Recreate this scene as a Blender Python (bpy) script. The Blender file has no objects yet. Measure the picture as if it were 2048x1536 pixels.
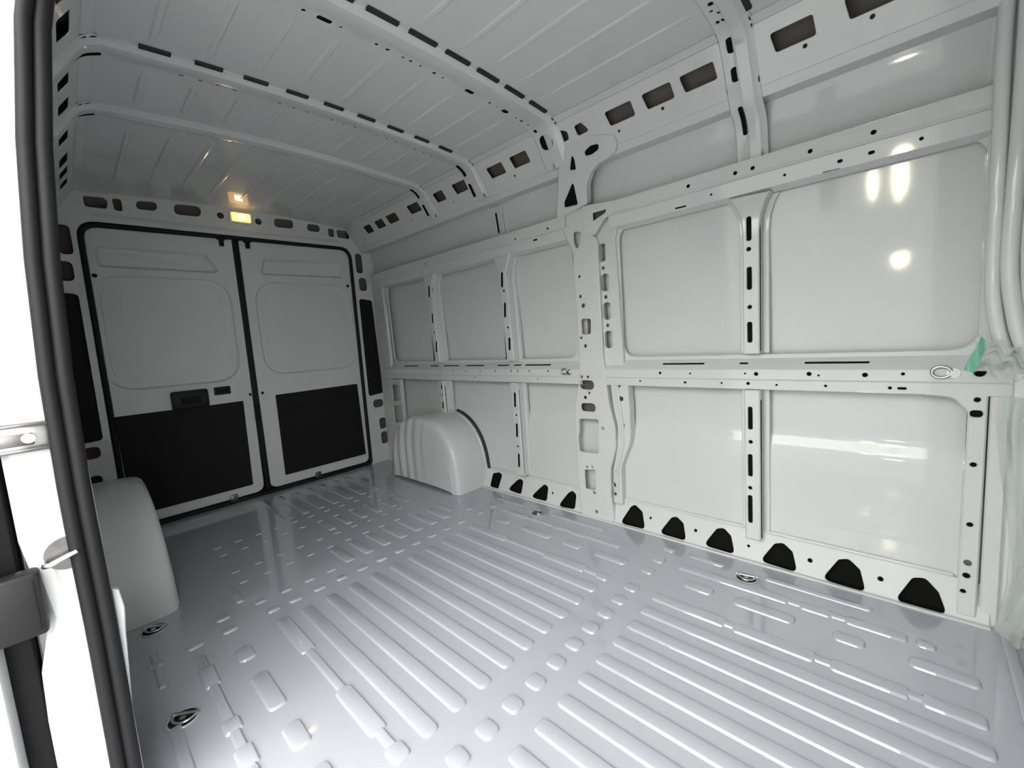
import bpy, bmesh, math, random
from mathutils import Vector, Matrix
from mathutils.geometry import delaunay_2d_cdt
random.seed(4)
S = bpy.context.scene
COL = S.collection
PI = math.pi

# ------------------------------------------------------------------ camera
# x = forward along the van from the rear doors, y = across (0 = open sliding
# door side, 1.87 = opposite wall), z = up from the load floor, metres.
FPX = 846.44
CAM = Vector((3.26975, 0.03678, 0.97178))
CR = Vector((0.72646231, 0.68369991, -0.06933207))
CU = Vector((-0.02454615, 0.1266413, 0.99164483))
CF = Vector((-0.68676779, 0.71869076, -0.10878233))
cd = bpy.data.cameras.new('camera')
cam = bpy.data.objects.new('camera', cd); COL.objects.link(cam)
cd.sensor_fit = 'HORIZONTAL'; cd.sensor_width = 36.0
cd.lens = FPX / 2048 * 36.0
cd.clip_start = 0.01; cd.clip_end = 200
M = Matrix((CR, CU, -CF)).transposed().to_4x4(); M.translation = CAM
cam.matrix_world = M
S.camera = cam

# ------------------------------------------------------------------ world / exposure
wd = bpy.data.worlds.new('overcast'); S.world = wd; wd.use_nodes = True
bg = wd.node_tree.nodes['Background']
bg.inputs[0].default_value = (1.0, 0.995, 0.965, 1)
bg.inputs[1].default_value = 4.4
S.view_settings.view_transform = 'Standard'
S.view_settings.look = 'None'
S.view_settings.gamma = 1.0
S.view_settings.use_curve_mapping = False
S.view_settings.exposure = 1.27

# ------------------------------------------------------------------ materials
def principled(name, col, rough=0.5, metal=0.0, coat=0.0, coat_r=0.05, bump=0.0, bscale=200, var=0.0, vscale=3.0, emit=None, estr=0.0, alpha=1.0, spec=0.5):
    m = bpy.data.materials.new(name); m.use_nodes = True
    nt = m.node_tree; b = nt.nodes['Principled BSDF']
    b.inputs['Base Color'].default_value = (*col, 1)
    b.inputs['Roughness'].default_value = rough
    b.inputs['Metallic'].default_value = metal
    b.inputs['Coat Weight'].default_value = coat
    b.inputs['Coat Roughness'].default_value = coat_r
    b.inputs['Specular IOR Level'].default_value = spec
    b.inputs['Alpha'].default_value = alpha
    tc = nt.nodes.new('ShaderNodeTexCoord')
    if var > 0:
        n = nt.nodes.new('ShaderNodeTexNoise'); n.inputs['Scale'].default_value = vscale; n.inputs['Detail'].default_value = 4
        nt.links.new(tc.outputs['Object'], n.inputs['Vector'])
        r = nt.nodes.new('ShaderNodeValToRGB')
        r.color_ramp.elements[0].position = 0.3; r.color_ramp.elements[1].position = 0.7
        r.color_ramp.elements[0].color = (*[c * (1 - var) for c in col], 1)
        r.color_ramp.elements[1].color = (*[min(1, c * (1 + var)) for c in col], 1)
        nt.links.new(n.outputs['Fac'], r.inputs['Fac']); nt.links.new(r.outputs['Color'], b.inputs['Base Color'])
    if bump > 0:
        n2 = nt.nodes.new('ShaderNodeTexNoise'); n2.inputs['Scale'].default_value = bscale; n2.inputs['Detail'].default_value = 2
        nt.links.new(tc.outputs['Object'], n2.inputs['Vector'])
        bp = nt.nodes.new('ShaderNodeBump'); bp.inputs['Strength'].default_value = bump; bp.inputs['Distance'].default_value = 0.002
        nt.links.new(n2.outputs['Fac'], bp.inputs['Height']); nt.links.new(bp.outputs['Normal'], b.inputs['Normal'])
        if coat > 0: nt.links.new(bp.outputs['Normal'], b.inputs['Coat Normal'])
    if emit:
        b.inputs['Emission Color'].default_value = (*emit, 1); b.inputs['Emission Strength'].default_value = estr
    return m
PAINT = principled('white_body_paint', (0.56, 0.577, 0.574), 0.5, spec=0.2, coat=0.7, coat_r=0.06, bump=0.02, bscale=14, var=0.015)
FLOORP = principled('floor_paint', (0.385, 0.398, 0.437), 0.5, spec=0.2, coat=1.0, coat_r=0.025, bump=0.012, bscale=12, var=0.02)
FLOORP.node_tree.nodes['Principled BSDF'].inputs['Coat IOR'].default_value = 1.75
RUBBER = principled('black_rubber', (0.008, 0.008, 0.009), 0.6, spec=0.25, bump=0.1, bscale=120)
LINER = principled('black_liner', (0.008, 0.008, 0.009), 0.7, spec=0.2, bump=0.1, bscale=300)
CAVITY = principled('cavity_shade', (0.13, 0.115, 0.105), 0.8, spec=0.2)  # shade inside larger openings, painted as a dark brown-grey
CAVBLK = principled('black_hole_shade', (0.006, 0.006, 0.006), 0.9, spec=0.1)  # shade inside small holes and slots, painted black
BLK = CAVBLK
MASTIC = principled('black_mastic', (0.015, 0.016, 0.016), 0.7)
STEEL = principled('galvanised_steel', (0.55, 0.56, 0.56), 0.3, metal=1.0, var=0.1, vscale=60)
DARKSTEEL = principled('dark_steel', (0.16, 0.15, 0.15), 0.35, metal=1.0, var=0.15, vscale=40)
PLASTIC = principled('black_plastic', (0.008, 0.008, 0.009), 0.55, spec=0.3)
LENS = principled('lamp_lens', (0.9, 0.75, 0.5), 0.3, emit=(1.0, 0.48, 0.10), estr=1.1)
BULB = principled('lamp_bulb', (1, 0.85, 0.6), 0.3, emit=(1.0, 0.8, 0.45), estr=7.0)
HALLLAMP = principled('hall_lamp_glow', (1, 0.95, 0.8), 0.3, emit=(1.0, 0.93, 0.62), estr=44.0)
LAMPBODY = principled('lamp_housing', (0.2, 0.2, 0.2), 0.5)
CONCRETE = principled('concrete', (0.25, 0.25, 0.25), 0.85, var=0.15, vscale=2.0, bump=0.2, bscale=60)
WALLGREY = principled('blocker_grey', (0.30, 0.303, 0.306), 0.7, var=0.1, vscale=1.5)  # colour of the added light-blocking wall
TAPE = principled('green_tape', (0.12, 0.42, 0.27), 0.35, var=0.1, vscale=20, alpha=0.85)
def film_mat():
    m = bpy.data.materials.new('clear_plastic_film'); m.use_nodes = True
    nt = m.node_tree; nt.nodes.clear()
    o = nt.nodes.new('ShaderNodeOutputMaterial'); mx = nt.nodes.new('ShaderNodeMixShader')
    t = nt.nodes.new('ShaderNodeBsdfTransparent'); t.inputs[0].default_value = (0.93, 0.95, 0.94, 1)
    p = nt.nodes.new('ShaderNodeBsdfPrincipled'); p.inputs['Base Color'].default_value = (0.60, 0.63, 0.60, 1)
    p.inputs['Roughness'].default_value = 0.16
    tc = nt.nodes.new('ShaderNodeTexCoord'); n = nt.nodes.new('ShaderNodeTexNoise'); n.inputs['Scale'].default_value = 14; n.inputs['Detail'].default_value = 5
    mp = nt.nodes.new('ShaderNodeMapping'); mp.inputs['Scale'].default_value = (1, 1, 0.25)
    bp = nt.nodes.new('ShaderNodeBump'); bp.inputs['Strength'].default_value = 0.6; bp.inputs['Distance'].default_value = 0.01
    L = nt.links.new
    L(tc.outputs['Object'], mp.inputs[0]); L(mp.outputs[0], n.inputs['Vector']); L(n.outputs['Fac'], bp.inputs['Height']); L(bp.outputs[0], p.inputs['Normal'])
    mx.inputs[0].default_value = 0.4
    L(t.outputs[0], mx.inputs[1]); L(p.outputs[0], mx.inputs[2]); L(mx.outputs[0], o.inputs[0])
    return m
FILM = film_mat()

# ------------------------------------------------------------------ object helpers
def link(name, me, mat, parent=None, smooth=None):
    if mat is not None and not me.materials: me.materials.append(mat)
    o = bpy.data.objects.new(name, me); COL.objects.link(o)
    if parent is not None: o.parent = parent
    return o
def finish(name, bm, mat, parent=None, angle=32, merge=1e-5, recalc=True):
    if merge: bmesh.ops.remove_doubles(bm, verts=bm.verts, dist=merge)
    if recalc: bmesh.ops.recalc_face_normals(bm, faces=bm.faces)
    me = bpy.data.meshes.new(name); bm.to_mesh(me); bm.free()
    for p in me.polygons: p.use_smooth = True
    me.set_sharp_from_angle(angle=math.radians(angle))
    return link(name, me, mat, parent)
def struct(o): o['kind'] = 'structure'; return o
def tag(o, label, cat, group=None):
    o['label'] = label; o['category'] = cat
    if group: o['group'] = group
    return o
def lab(o, text): o['label'] = text; return o
def empty(name, loc=(0, 0, 0)):
    o = bpy.data.objects.new(name, None); COL.objects.link(o); o.location = loc; o.empty_display_size = 0.05; return o
def boxbm(bm, x0, x1, y0, y1, z0, z1, bev=0.0):
    r = bmesh.ops.create_cube(bm, size=1.0)
    for v in r['verts']:
        v.co = Vector(((x0 + x1) / 2 + v.co.x * (x1 - x0), (y0 + y1) / 2 + v.co.y * (y1 - y0), (z0 + z1) / 2 + v.co.z * (z1 - z0)))
    if bev > 0:
        es = list({e for v in r['verts'] for e in v.link_edges})
        bmesh.ops.bevel(bm, geom=es, offset=bev, segments=2, affect='EDGES', profile=0.5)
def box(name, x0, x1, y0, y1, z0, z1, mat, parent=None, bev=0.0):
    bm = bmesh.new(); boxbm(bm, x0, x1, y0, y1, z0, z1, bev); return finish(name, bm, mat, parent)
def tubebm(bm, pts, rad, n=10, closed=False, squash=None):
    """sweep a circle along pts; rad float or list"""
    pts = [Vector(p) for p in pts]; N = len(pts); rings = []
    up = None
    for i, p in enumerate(pts):
        if closed: t = pts[(i + 1) % N] - pts[i - 1]
        else: t = pts[min(i + 1, N - 1)] - pts[max(i - 1, 0)]
        t.normalize()
        if up is None:
            up = Vector((0, 0, 1)) if abs(t.z) < 0.9 else Vector((0, 1, 0))
        a = (up - t * up.dot(t)).normalized(); b = t.cross(a); up = a
        r = rad[i] if isinstance(rad, (list, tuple)) else rad
        rings.append([bm.verts.new(p + a * (r * math.cos(2 * PI * k / n)) + b * (r * math.sin(2 * PI * k / n))) for k in range(n)])
    for i in range(N if closed else N - 1):
        A, B = rings[i], rings[(i + 1) % N]
        for k in range(n): bm.faces.new((A[k], A[(k + 1) % n], B[(k + 1) % n], B[k]))
    if not closed:
        bm.faces.new(rings[0][::-1]); bm.faces.new(rings[-1])
def tube(name, pts, rad, mat, parent=None, n=10, closed=False):
    bm = bmesh.new(); tubebm(bm, pts, rad, n, closed); return finish(name, bm, mat, parent, angle=50)
def cylx(bm, c, r, axis, h, n=20):
    a = Vector(axis).normalized(); tubebm(bm, [Vector(c), Vector(c) + a * h], r, n)

# ------------------------------------------------------------------ 2D helpers
def rnd(poly, r, n=4):
    """round polygon corners"""
    P = [Vector(p) for p in poly]
    if not isinstance(r, (list, tuple)): P = [p for i, p in enumerate(P) if (p - P[i - 1]).length > 1e-6]
    N = len(P); out = []
    rr = r if isinstance(r, (list, tuple)) else [r] * N
    for i in range(N):
        a, b, c = P[i - 1], P[i], P[(i + 1) % N]
        u = a - b; w = c - b; lu, lw = u.length, w.length
        u /= lu; w /= lw
        ang = math.acos(max(-1, min(1, u.dot(w))))
        if rr[i] <= 0 or ang > 3.1: out.append(b.copy()); continue
        d = min(rr[i] / math.tan(ang / 2), lu * 0.49, lw * 0.49)
        p0, p1 = b + u * d, b + w * d
        for k in range(n + 1):
            t = k / n
            out.append(p0 * (1 - t) ** 2 + b * 2 * t * (1 - t) + p1 * t * t)
    return out
def rrect(cx, cy, w, h, r=None, n=4):
    if r is None: r = min(w, h) * 0.48
    return rnd([(cx - w / 2, cy - h / 2), (cx + w / 2, cy - h / 2), (cx + w / 2, cy + h / 2), (cx - w / 2, cy + h / 2)], r, n)
def circ(cx, cy, r, n=12): return [Vector((cx + r * math.cos(2 * PI * k / n), cy + r * math.sin(2 * PI * k / n))) for k in range(n)]
def area(P): return 0.5 * sum(P[i - 1].x * P[i].y - P[i].x * P[i - 1].y for i in range(len(P)))
def offset(P, d):
    """positive d grows the polygon (ccw)"""
    N = len(P); s = 1 if area(P) > 0 else -1; out = []
    for i in range(N):
        a, b, c = P[i - 1], P[i], P[(i + 1) % N]
        e1 = b - a; e2 = c - b
        if e1.length < 1e-9: e1 = e2
        if e2.length < 1e-9: e2 = e1
        n1 = Vector((e1.y, -e1.x)).normalized() * s; n2 = Vector((e2.y, -e2.x)).normalized() * s
        m = n1 + n2
        m = m.normalized() if m.length > 1e-6 else n1
        k = max(0.5, m.dot(n1))
        out.append(b + m * (d / k))
    return out
def inside(p, P):
    c = False; j = len(P) - 1
    for i in range(len(P)):
        if (P[i].y > p.y) != (P[j].y > p.y) and p.x < (P[j].x - P[i].x) * (p.y - P[i].y) / (P[j].y - P[i].y) + P[i].x: c = not c
        j = i
    return c
def subdiv(P, step):
    out = []
    for i in range(len(P)):
        a, b = P[i], P[(i + 1) % len(P)]
        n = max(1, int((b - a).length / step + 0.999)) if step else 1
        for k in range(n): out.append(a + (b - a) * (k / n))
    return out
def sheetbm(bm, outer, holes, f, t=0.012, b=0.002, gu=None, gv=None, step=None, floors=None, ht=0.003):
    """sheet metal: polygon with real holes. f(u,v,d) maps to 3D, d = depth behind the face.
    floors: {hole index: depth} closes that hole with a recessed floor."""
    floors = floors or {}
    outer = subdiv([Vector(p) for p in outer], step); holes = [subdiv([Vector(p) for p in h], step) for h in holes]
    fo = offset(outer, -b); fh = [offset(h, b) for h in holes]
    verts = []; edges = []
    def add(P):
        s = len(verts); verts.extend(P); n = len(P)
        edges.extend((s + i, s + (i + 1) % n) for i in range(n))
    add(fo)
    for h in fh: add(h)
    us = [p.x for p in fo]; vs = [p.y for p in fo]
    u0, u1, v0, v1 = min(us), max(us), min(vs), max(vs)
    for g in gu or []:
        if u0 < g < u1: s = len(verts); verts.extend([Vector((g, v0 - 1e-3)), Vector((g, v1 + 1e-3))]); edges.append((s, s + 1))
    for g in gv or []:
        if v0 < g < v1: s = len(verts); verts.extend([Vector((u0 - 1e-3, g)), Vector((u1 + 1e-3, g))]); edges.append((s, s + 1))
    V, E_, F_, *_ = delaunay_2d_cdt([Vector((p.x, p.y)) for p in verts], edges, [], 0, 1e-7)
    bv = {}
    def vert(i):
        if i not in bv: bv[i] = bm.verts.new(f(V[i].x, V[i].y, 0.0))
        return bv[i]
    for tri in F_:
        c = Vector((sum(V[i].x for i in tri) / len(tri), sum(V[i].y for i in tri) / len(tri)))
        A_, B_, C_ = (V[i] for i in tri[:3])
        if abs((B_ - A_).cross(C_ - A_)) < 1e-5 * max((B_ - A_).length, (C_ - A_).length, (C_ - B_).length): continue
        if not inside(c, fo): continue
        if any(inside(c, h) for h in fh): continue
        try: bm.faces.new([vert(i) for i in tri])
        except ValueError: pass
    def wall(Pf, P, depth, bb):
        n = len(P)
        A = [bm.verts.new(f(p.x, p.y, 0.0)) for p in Pf]
        B = [bm.verts.new(f(p.x, p.y, min(bb, depth))) for p in P]
        for i in range(n): bm.faces.new((A[i], A[(i + 1) % n], B[(i + 1) % n], B[i]))
        if depth > bb:
            Cc = [bm.verts.new(f(p.x, p.y, depth)) for p in P]
            for i in range(n): bm.faces.new((B[i], B[(i + 1) % n], Cc[(i + 1) % n], Cc[i]))
            return Cc
        return B
    wall(fo, outer, t, b)
    for i, h in enumerate(holes):
        if i in floors:
            d = floors[i]
            Pin = offset(h, -d * 0.4)
            n = len(h)
            A = [bm.verts.new(f(p.x, p.y, 0.0)) for p in fh[i]]
            mid = offset(h, -d * 0.1)
            B = [bm.verts.new(f(p.x, p.y, d * 0.45)) for p in mid]
            Cc = [bm.verts.new(f(p.x, p.y, d * 0.9)) for p in Pin]
            Dd = [bm.verts.new(f(p.x, p.y, d)) for p in offset(h, -d * 0.65)]
            for X, Y in ((A, B), (B, Cc), (Cc, Dd)):
                for k in range(n): bm.faces.new((X[k], X[(k + 1) % n], Y[(k + 1) % n], Y[k]))
            bm.faces.new(Dd)
        else:
            wall(fh[i], offset(h, b * .5) if b > .002 else h, min(t, max(ht, b)), b)
def sheet(name, outer, holes, f, mat, parent=None, **k):
    bm = bmesh.new(); sheetbm(bm, outer, holes, f, **k); return finish(name, bm, mat, parent, recalc=False)

# ------------------------------------------------------------------ measuring planes
def pray(px, py):
    d = CF + CR * ((px - 1024) / FPX) - CU * ((py - 768) / FPX); return d.normalized()
class Side:
    """plane of the side wall: cross-section line p1->p2 in (y,z), swept along x. u = x, v = along the line."""
    def __init__(s, p1, p2, mirror=False):
        s.p1 = Vector(p1); s.e = (Vector(p2) - s.p1); s.len = s.e.length; s.e /= s.len
        s.n = Vector((-s.e.y, s.e.x)); s.m = mirror
    def __call__(s, u, v, d=0.0):
        q = s.p1 + s.e * v - s.n * d
        return Vector((u, 1.87 - q.x if s.m else q.x, q.y))
    def uv(s, px, py):
        d = pray(px, py); n = Vector((0, s.n.x, s.n.y)); o = Vector((0, s.p1.x, s.p1.y))
        X = CAM + d * ((o - CAM).dot(n) / d.dot(n))
        return Vector((X.x, (Vector((X.y, X.z)) - s.p1).dot(s.e)))
    def poly(s, L, r=0.0): return rnd([s.uv(*q) for q in L], r) if r else [s.uv(*q) for q in L]
    def hole(s, px, py, w, h=None):
        """hole centred at a measured point; w,h metres"""
        c = s.uv(px, py); h = h or w
        return circ(c.x, c.y, w / 2) if abs(w - h) < 1e-6 else rrect(c.x, c.y, w, h)
def V_(y, mirror=False): return Side((y, 0), (y, 1), mirror)
class Rear:
    def __init__(s, x): s.x = x
    def __call__(s, u, v, d=0.0): return Vector((s.x - d, u, v))
    def uv(s, px, py):
        d = pray(px, py); X = CAM + d * ((s.x - CAM.x) / d.x); return Vector((X.y, X.z))
    def poly(s, L, r=0.0): return rnd([s.uv(*q) for q in L], r) if r else [s.uv(*q) for q in L]
    def hole(s, px, py, w, h=None):
        c = s.uv(px, py); h = h or w
        return circ(c.x, c.y, w / 2) if abs(w - h) < 1e-6 else rrect(c.x, c.y, w, h)
def rect(u0, u1, v0, v1): return [Vector((u0, v0)), Vector((u1, v0)), Vector((u1, v1)), Vector((u0, v1))]
def slot(P, x0, y0, x1, y1, w):
    a, b = P.uv(x0, y0), P.uv(x1, y1); d = (b - a); n = Vector((-d.y, d.x)).normalized() * (w / 2)
    return rnd([a + n, a - n, b - n, b + n], w * 0.45)

XF = 3.58          # bulkhead
# ================================================================== SETTING
# ---- ground outside
bm = bmesh.new(); boxbm(bm, -12, 14, -14, 14, -0.75, -0.62)
struct(finish('ground', bm, CONCRETE))
# unseen wall added opposite the door to cut low sky light inside
bm = bmesh.new(); boxbm(bm, -22, 26, -8.4, -8.0, -0.7, 3.1)
opp = struct(finish('light_blocker_wall', bm, WALLGREY))
for k in range(12):
    box('blocker_panel', -21.5 + 3.95 * k, -17.8 + 3.95 * k, -8.0, -7.96, -0.4, 2.9, WALLGREY, opp, .02)

# ---- floor
bm = bmesh.new(); boxbm(bm, -0.06, XF, -0.02, 1.86, -0.03, 0.0)
floor = struct(finish('floor', bm, FLOORP))
box('door_sill', 2.02, 3.56, -0.07, -0.015, -0.22, -0.004, FLOORP, floor, 0.008)
def embossbm(bm, P, h=0.007, inset=0.011):
    rings = []
    for k, z in ((0.0, -0.001), (0.12, 0.10), (0.5, 0.62), (0.85, 0.95), (1.0, 1.0)):
        rings.append([bm.verts.new((p.x, p.y, z * h if z > 0 else -0.0005)) for p in (offset(P, -inset * k) if k else P)])
    n = len(P)
    for A, B in zip(rings, rings[1:]):
        for i in range(n): bm.faces.new((A[i], A[(i + 1) % n], B[(i + 1) % n], B[i]))
    bm.faces.new(rings[-1])
_rib = {}
def rib(x0, x1, yc, w=0.048, h=0.0060):
    key = (round(x1 - x0, 4), w, h)
    if key not in _rib:
        bm = bmesh.new(); L = x1 - x0; embossbm(bm, rrect(L / 2, 0, L, w, w * 0.40, 5), h, .0058)
        me = bpy.data.meshes.new('floor_rib'); bmesh.ops.recalc_face_normals(bm, faces=bm.faces); bm.to_mesh(me); bm.free()
        for p in me.polygons: p.use_smooth = True
        me.set_sharp_from_angle(angle=math.radians(60)); me.materials.append(FLOORP); _rib[key] = me
    o = bpy.data.objects.new('floor_rib' if x1 - x0 > 0.09 else 'floor_dimple', _rib[key]); COL.objects.link(o); o.parent = floor
    o.location = (x0, yc, 0)
def steprib(segs, yc, h=0.006):
    """segs: list of (x0,x1,width)"""
    bm = bmesh.new()
    a0, a1 = segs[0][0], segs[-1][1]; wn = min(q[2] for q in segs)
    embossbm(bm, rrect((a0 + a1) / 2, yc, a1 - a0 - .006, wn, wn * .4, 4), h, .006)
    for x0, x1, w in segs:
        if w > wn: embossbm(bm, rrect((x0 + x1) / 2, yc, x1 - x0, w, w * .28, 4), h + .0004, .006)
    finish('floor_rib', bm, FLOORP, floor, angle=60, merge=0)
DC = 0.0945
cols = [0.553 + DC * k for k in range(9)]              # centres of the nine straight ribs
for y in cols:
    rib(1.600, 2.420, y)
    rib(2.602, 3.425, y)
    rib(2.487, 2.545, y, 0.052)
    rib(1.495, 1.530, y - 0.005, 0.05)
for yc in (0.468, 1.402):
    steprib([(1.60, 1.86, 0.05), (1.86, 2.095, 0.028), (2.095, 2.31, 0.05), (2.31, 2.365, 0.028), (2.365, 2.42, 0.05)], yc)
    steprib([(2.602, 2.85, 0.05), (2.85, 2.87, 0.028), (2.87, 3.09, 0.05), (3.09, 3.12, 0.028), (3.12, 3.285, 0.05), (3.285, 3.305, 0.028), (3.305, 3.42, 0.05)], yc)
    rib(2.487, 2.545, yc, 0.052); rib(1.495, 1.530, yc, 0.05)
for yc in (0.325, 1.545):
    for a, b in ((1.655, 1.74), (1.83, 2.02), (2.095, 2.195), (2.27, 2.42), (2.487, 2.54), (2.66, 2.765), (2.83, 3.015), (3.11, 3.19), (3.28, 3.42)): rib(a, b, yc, 0.05)
    rib(1.495, 1.530, yc, 0.05); rib(1.395, 1.43, yc, 0.045)
for yc in (0.222, 1.648):
    steprib([(1.58, 1.66, 0.028), (1.66, 1.78, 0.045), (1.78, 1.95, 0.028), (1.95, 2.01, 0.045), (2.01, 2.07, 0.028), (2.07, 2.15, 0.045), (2.15, 2.33, 0.03)], yc)
    steprib([(2.60, 2.98, 0.045), (2.98, 3.01, 0.028), (3.01, 3.10, 0.045), (3.10, 3.13, 0.028), (3.13, 3.28, 0.045)], yc); rib(3.295, 3.34, yc, 0.04)
    rib(2.487, 2.54, yc, 0.05); rib(1.495, 1.53, yc, 0.05)
for yc in (0.118, 1.752):
    rib(1.86, 2.19, yc, 0.03); rib(2.487, 2.54, yc, 0.04); rib(2.60, 2.74, yc, 0.03); rib(2.88, 3.195, yc, 0.03); rib(1.50, 1.535, yc, 0.04); rib(1.44, 1.66, yc, 0.02)
for yc in (0.40, 1.47):
    rib(1.20, 1.35, yc, 0.03)
allc = [0.458] + cols + [1.402]
for i, y in enumerate(allc):
    if y > 0.80: rib(1.215, 1.408, y - 0.005, 0.048, .006)
    else: rib(1.395, 1.425, y - 0.005, 0.045, .005)
    rib(1.168, 1.192, y - 0.005, 0.036, .004); rib(1.038, 1.062, y - 0.005, 0.036, .004)
    if y > 0.9: rib(0.835, 0.995, y, 0.042, .005)
    rib(0.797, 0.820, y, 0.036, .004); rib(0.677, 0.700, y, 0.036, .004)
    if 0.8 < y < 1.42: rib(0.14, 0.62, y, 0.044, .005)

# ---- ceiling skin
def roof_z(y):
    t = (y - 0.935) / 0.76
    return 1.958 - 0.034 * min(1.3, t * t)
bm = bmesh.new()
xs = [-0.02, 0.03, 0.08] + [0.08 + (XF - 0.08) * k / 24 for k in range(1, 25)]
ys = [0.14 + (1.73 - 0.14) * k / 40 for k in range(41)]
def rz(x, y):
    return roof_z(y) - (0.018 * ((0.35 - x) / 0.35) ** 2 if x < 0.35 else 0)
grid = [[bm.verts.new((x, y, rz(x, y))) for y in ys] for x in xs]
for i in range(len(xs) - 1):
    for j in range(len(ys) - 1): bm.faces.new((grid[i][j], grid[i + 1][j], grid[i + 1][j + 1], grid[i][j + 1]))
ceil = struct(finish('ceiling', bm, PAINT, recalc=False))
# opaque outer roof so that no daylight leaks in
box('roof_outer_skin', -0.06, XF + 0.05, -0.02, 1.89, 2.0, 2.02, PAINT, ceil)
# longitudinal swages pressed into the roof
def swage(x0, x1, y):
    bm = bmesh.new(); prof = ((-0.013, 0.0), (-0.006, -0.005), (0.006, -0.005), (0.013, 0.0)); n = 8; R = []
    for k in range(n + 1):
        x = x0 + (x1 - x0) * k / n; e = 0.0 if k in (0, n) else 1.0
        R.append([bm.verts.new((x, y + a, rz(x, y + a) + 0.0006 + bb * e)) for a, bb in prof])
    for A, B in zip(R, R[1:]):
        for k in range(3): bm.faces.new((A[k], A[k + 1], B[k + 1], B[k]))
    finish('roof_swage', bm, PAINT, ceil, angle=15)
SW = [0.345, 0.487, 0.629, 0.771, 0.935, 1.099, 1.241, 1.383, 1.525]
for y in SW:
    for a, b in ((0.16, 0.92), (1.12, 1.38), (1.56, 1.92), (2.12, 2.74), (2.90, 3.5)): swage(a, b, y)

# ---- roof bows: hat sections following roof, cant rail and wall
class Path:
    def __init__(s, pts):
        s.p = [Vector(q) for q in pts]; s.s = [0]
        for a, b in zip(s.p, s.p[1:]): s.s.append(s.s[-1] + (b - a).length)
        s.L = s.s[-1]
        s.t = []
        for i in range(len(s.p)):
            a = s.p[max(0, i - 1)]; b = s.p[min(len(s.p) - 1, i + 1)]; s.t.append((b - a).normalized())
    def at(s, u):
        u = max(0, min(s.L, u))
        for i in range(len(s.s) - 1):
            if u <= s.s[i + 1] + 1e-12: break
        k = (u - s.s[i]) / (s.s[i + 1] - s.s[i])
        p = s.p[i].lerp(s.p[i + 1], k); t = s.t[i].lerp(s.t[i + 1], k).normalized()
        return p, Vector((t.y, -t.x))          # normal towards the inside (path runs left -> right over the roof)
    def near(s, y, z):
        q = Vector((y, z)); best = min(range(400), key=lambda k: (s.at(s.L * k / 399)[0] - q).length); return s.L * best / 399
def bow_path(leftdown, rightdown):
    half = []
    for k in range(0, 15):
        y = 0.935 + 0.705 * k / 14; half.append((y, roof_z(y) - 0.001))
    tail = [(1.668, 1.916), (1.688, 1.902), (1.703, 1.883), (1.733, 1.836), (1.757, 1.797), (1.775, 1.765)]
    wallt = [(1.80, 1.728), (1.838, 1.705), (1.862, 1.67), (1.876, 1.60), (1.882, 1.545)]
    R = half + tail + (wallt if rightdown else [])
    Lf = [(1.87 - y, z) for y, z in (half + tail + (wallt if leftdown else []))][::-1]
    return Path(Lf[:-1] + R)
def bow(xf, w, holes=(), rd=True, label=None, dashes=(), corner=True, ld=True):
    """xf: front edge x, w: width; holes: (s_from_centre, v, len, wid)"""
    P = bow_path(ld, rd); c = P.near(0.935, roof_z(0.935))
    k = w / 0.13
    prof = [(0, 0.002), (0.012 * k, 0.005), (0.026 * k, 0.014), (0.068 * k, 0.0155), (0.082 * k, 0.0095), (0.123 * k, 0.009), (0.13 * k, 0.003)]
    def h(v):
        for (a, ha), (b, hb) in zip(prof, prof[1:]):
            if v <= b: return ha + (hb - ha) * max(0, (v - a)) / (b - a)
        return prof[-1][1]
    def f(u, v, d):
        p, n = P.at(u); q = p + n * (h(v) - d); return Vector((xf - v, q.x, q.y))
    hs = [rrect(c + s, v * k, l, wd_, min(l, wd_) * 0.45) for s, v, l, wd_ in holes]
    if corner:
        for yy, zz, ln in ((1.675, 1.912, 0.085), (1.745, 1.815, 0.075)):
            s0 = P.near(yy, zz); hs.append(rrect(s0, 0.100 * k, ln, 0.024, 0.010)); s1 = P.near(1.87 - yy, zz); hs.append(rrect(s1, 0.100 * k, ln, 0.024, 0.010))
    bm = bmesh.new()
    sheetbm(bm, rect(0.0, P.L, 0.0, 0.13 * k), hs, f, t=0.004, b=0.0008, gu=P.s[1:-1], gv=[q[0] for q in prof[1:-1]], step=.02)
    o = finish('roof_bow', bm, PAINT, ceil, angle=28, recalc=False)
    if label: lab(o, label)
    for s0, ln in dashes:            # black anti-flutter mastic between roof skin and bow flange
        bm = bmesh.new(); R = []
        for q in range(5):
            p, n = P.at(c + s0 + ln * q / 4)
            a = p + n * 0.0002; b = p + n * 0.007
            R.append([bm.verts.new((xf + 0.013, a.x, a.y)), bm.verts.new((xf + 0.010, b.x, b.y)), bm.verts.new((xf - 0.004, b.x, b.y)), bm.verts.new((xf - 0.004, a.x, a.y))])
        for A, B in zip(R, R[1:]):
            for q in range(4): bm.faces.new((A[q], A[(q + 1) % 4], B[(q + 1) % 4], B[q]))
        bm.faces.new(R[0]); bm.faces.new(R[-1])
        finish('mastic_strip', bm, MASTIC, o)
    bm = bmesh.new(); R = []             # black strip painting the shade behind the flange holes
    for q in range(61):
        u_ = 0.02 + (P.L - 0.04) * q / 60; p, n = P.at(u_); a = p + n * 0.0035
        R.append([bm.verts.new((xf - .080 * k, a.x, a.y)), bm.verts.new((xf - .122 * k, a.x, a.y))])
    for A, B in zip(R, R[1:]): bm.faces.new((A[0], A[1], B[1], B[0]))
    finish('bow_shade', bm, BLK, o)
    return o
H3 = [(-0.50 + 0.052 * i, 0.100, 0.012 if i % 3 else 0.016, 0.010) for i in range(21) if i not in (4, 5, 9, 13, 17)]
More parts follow.
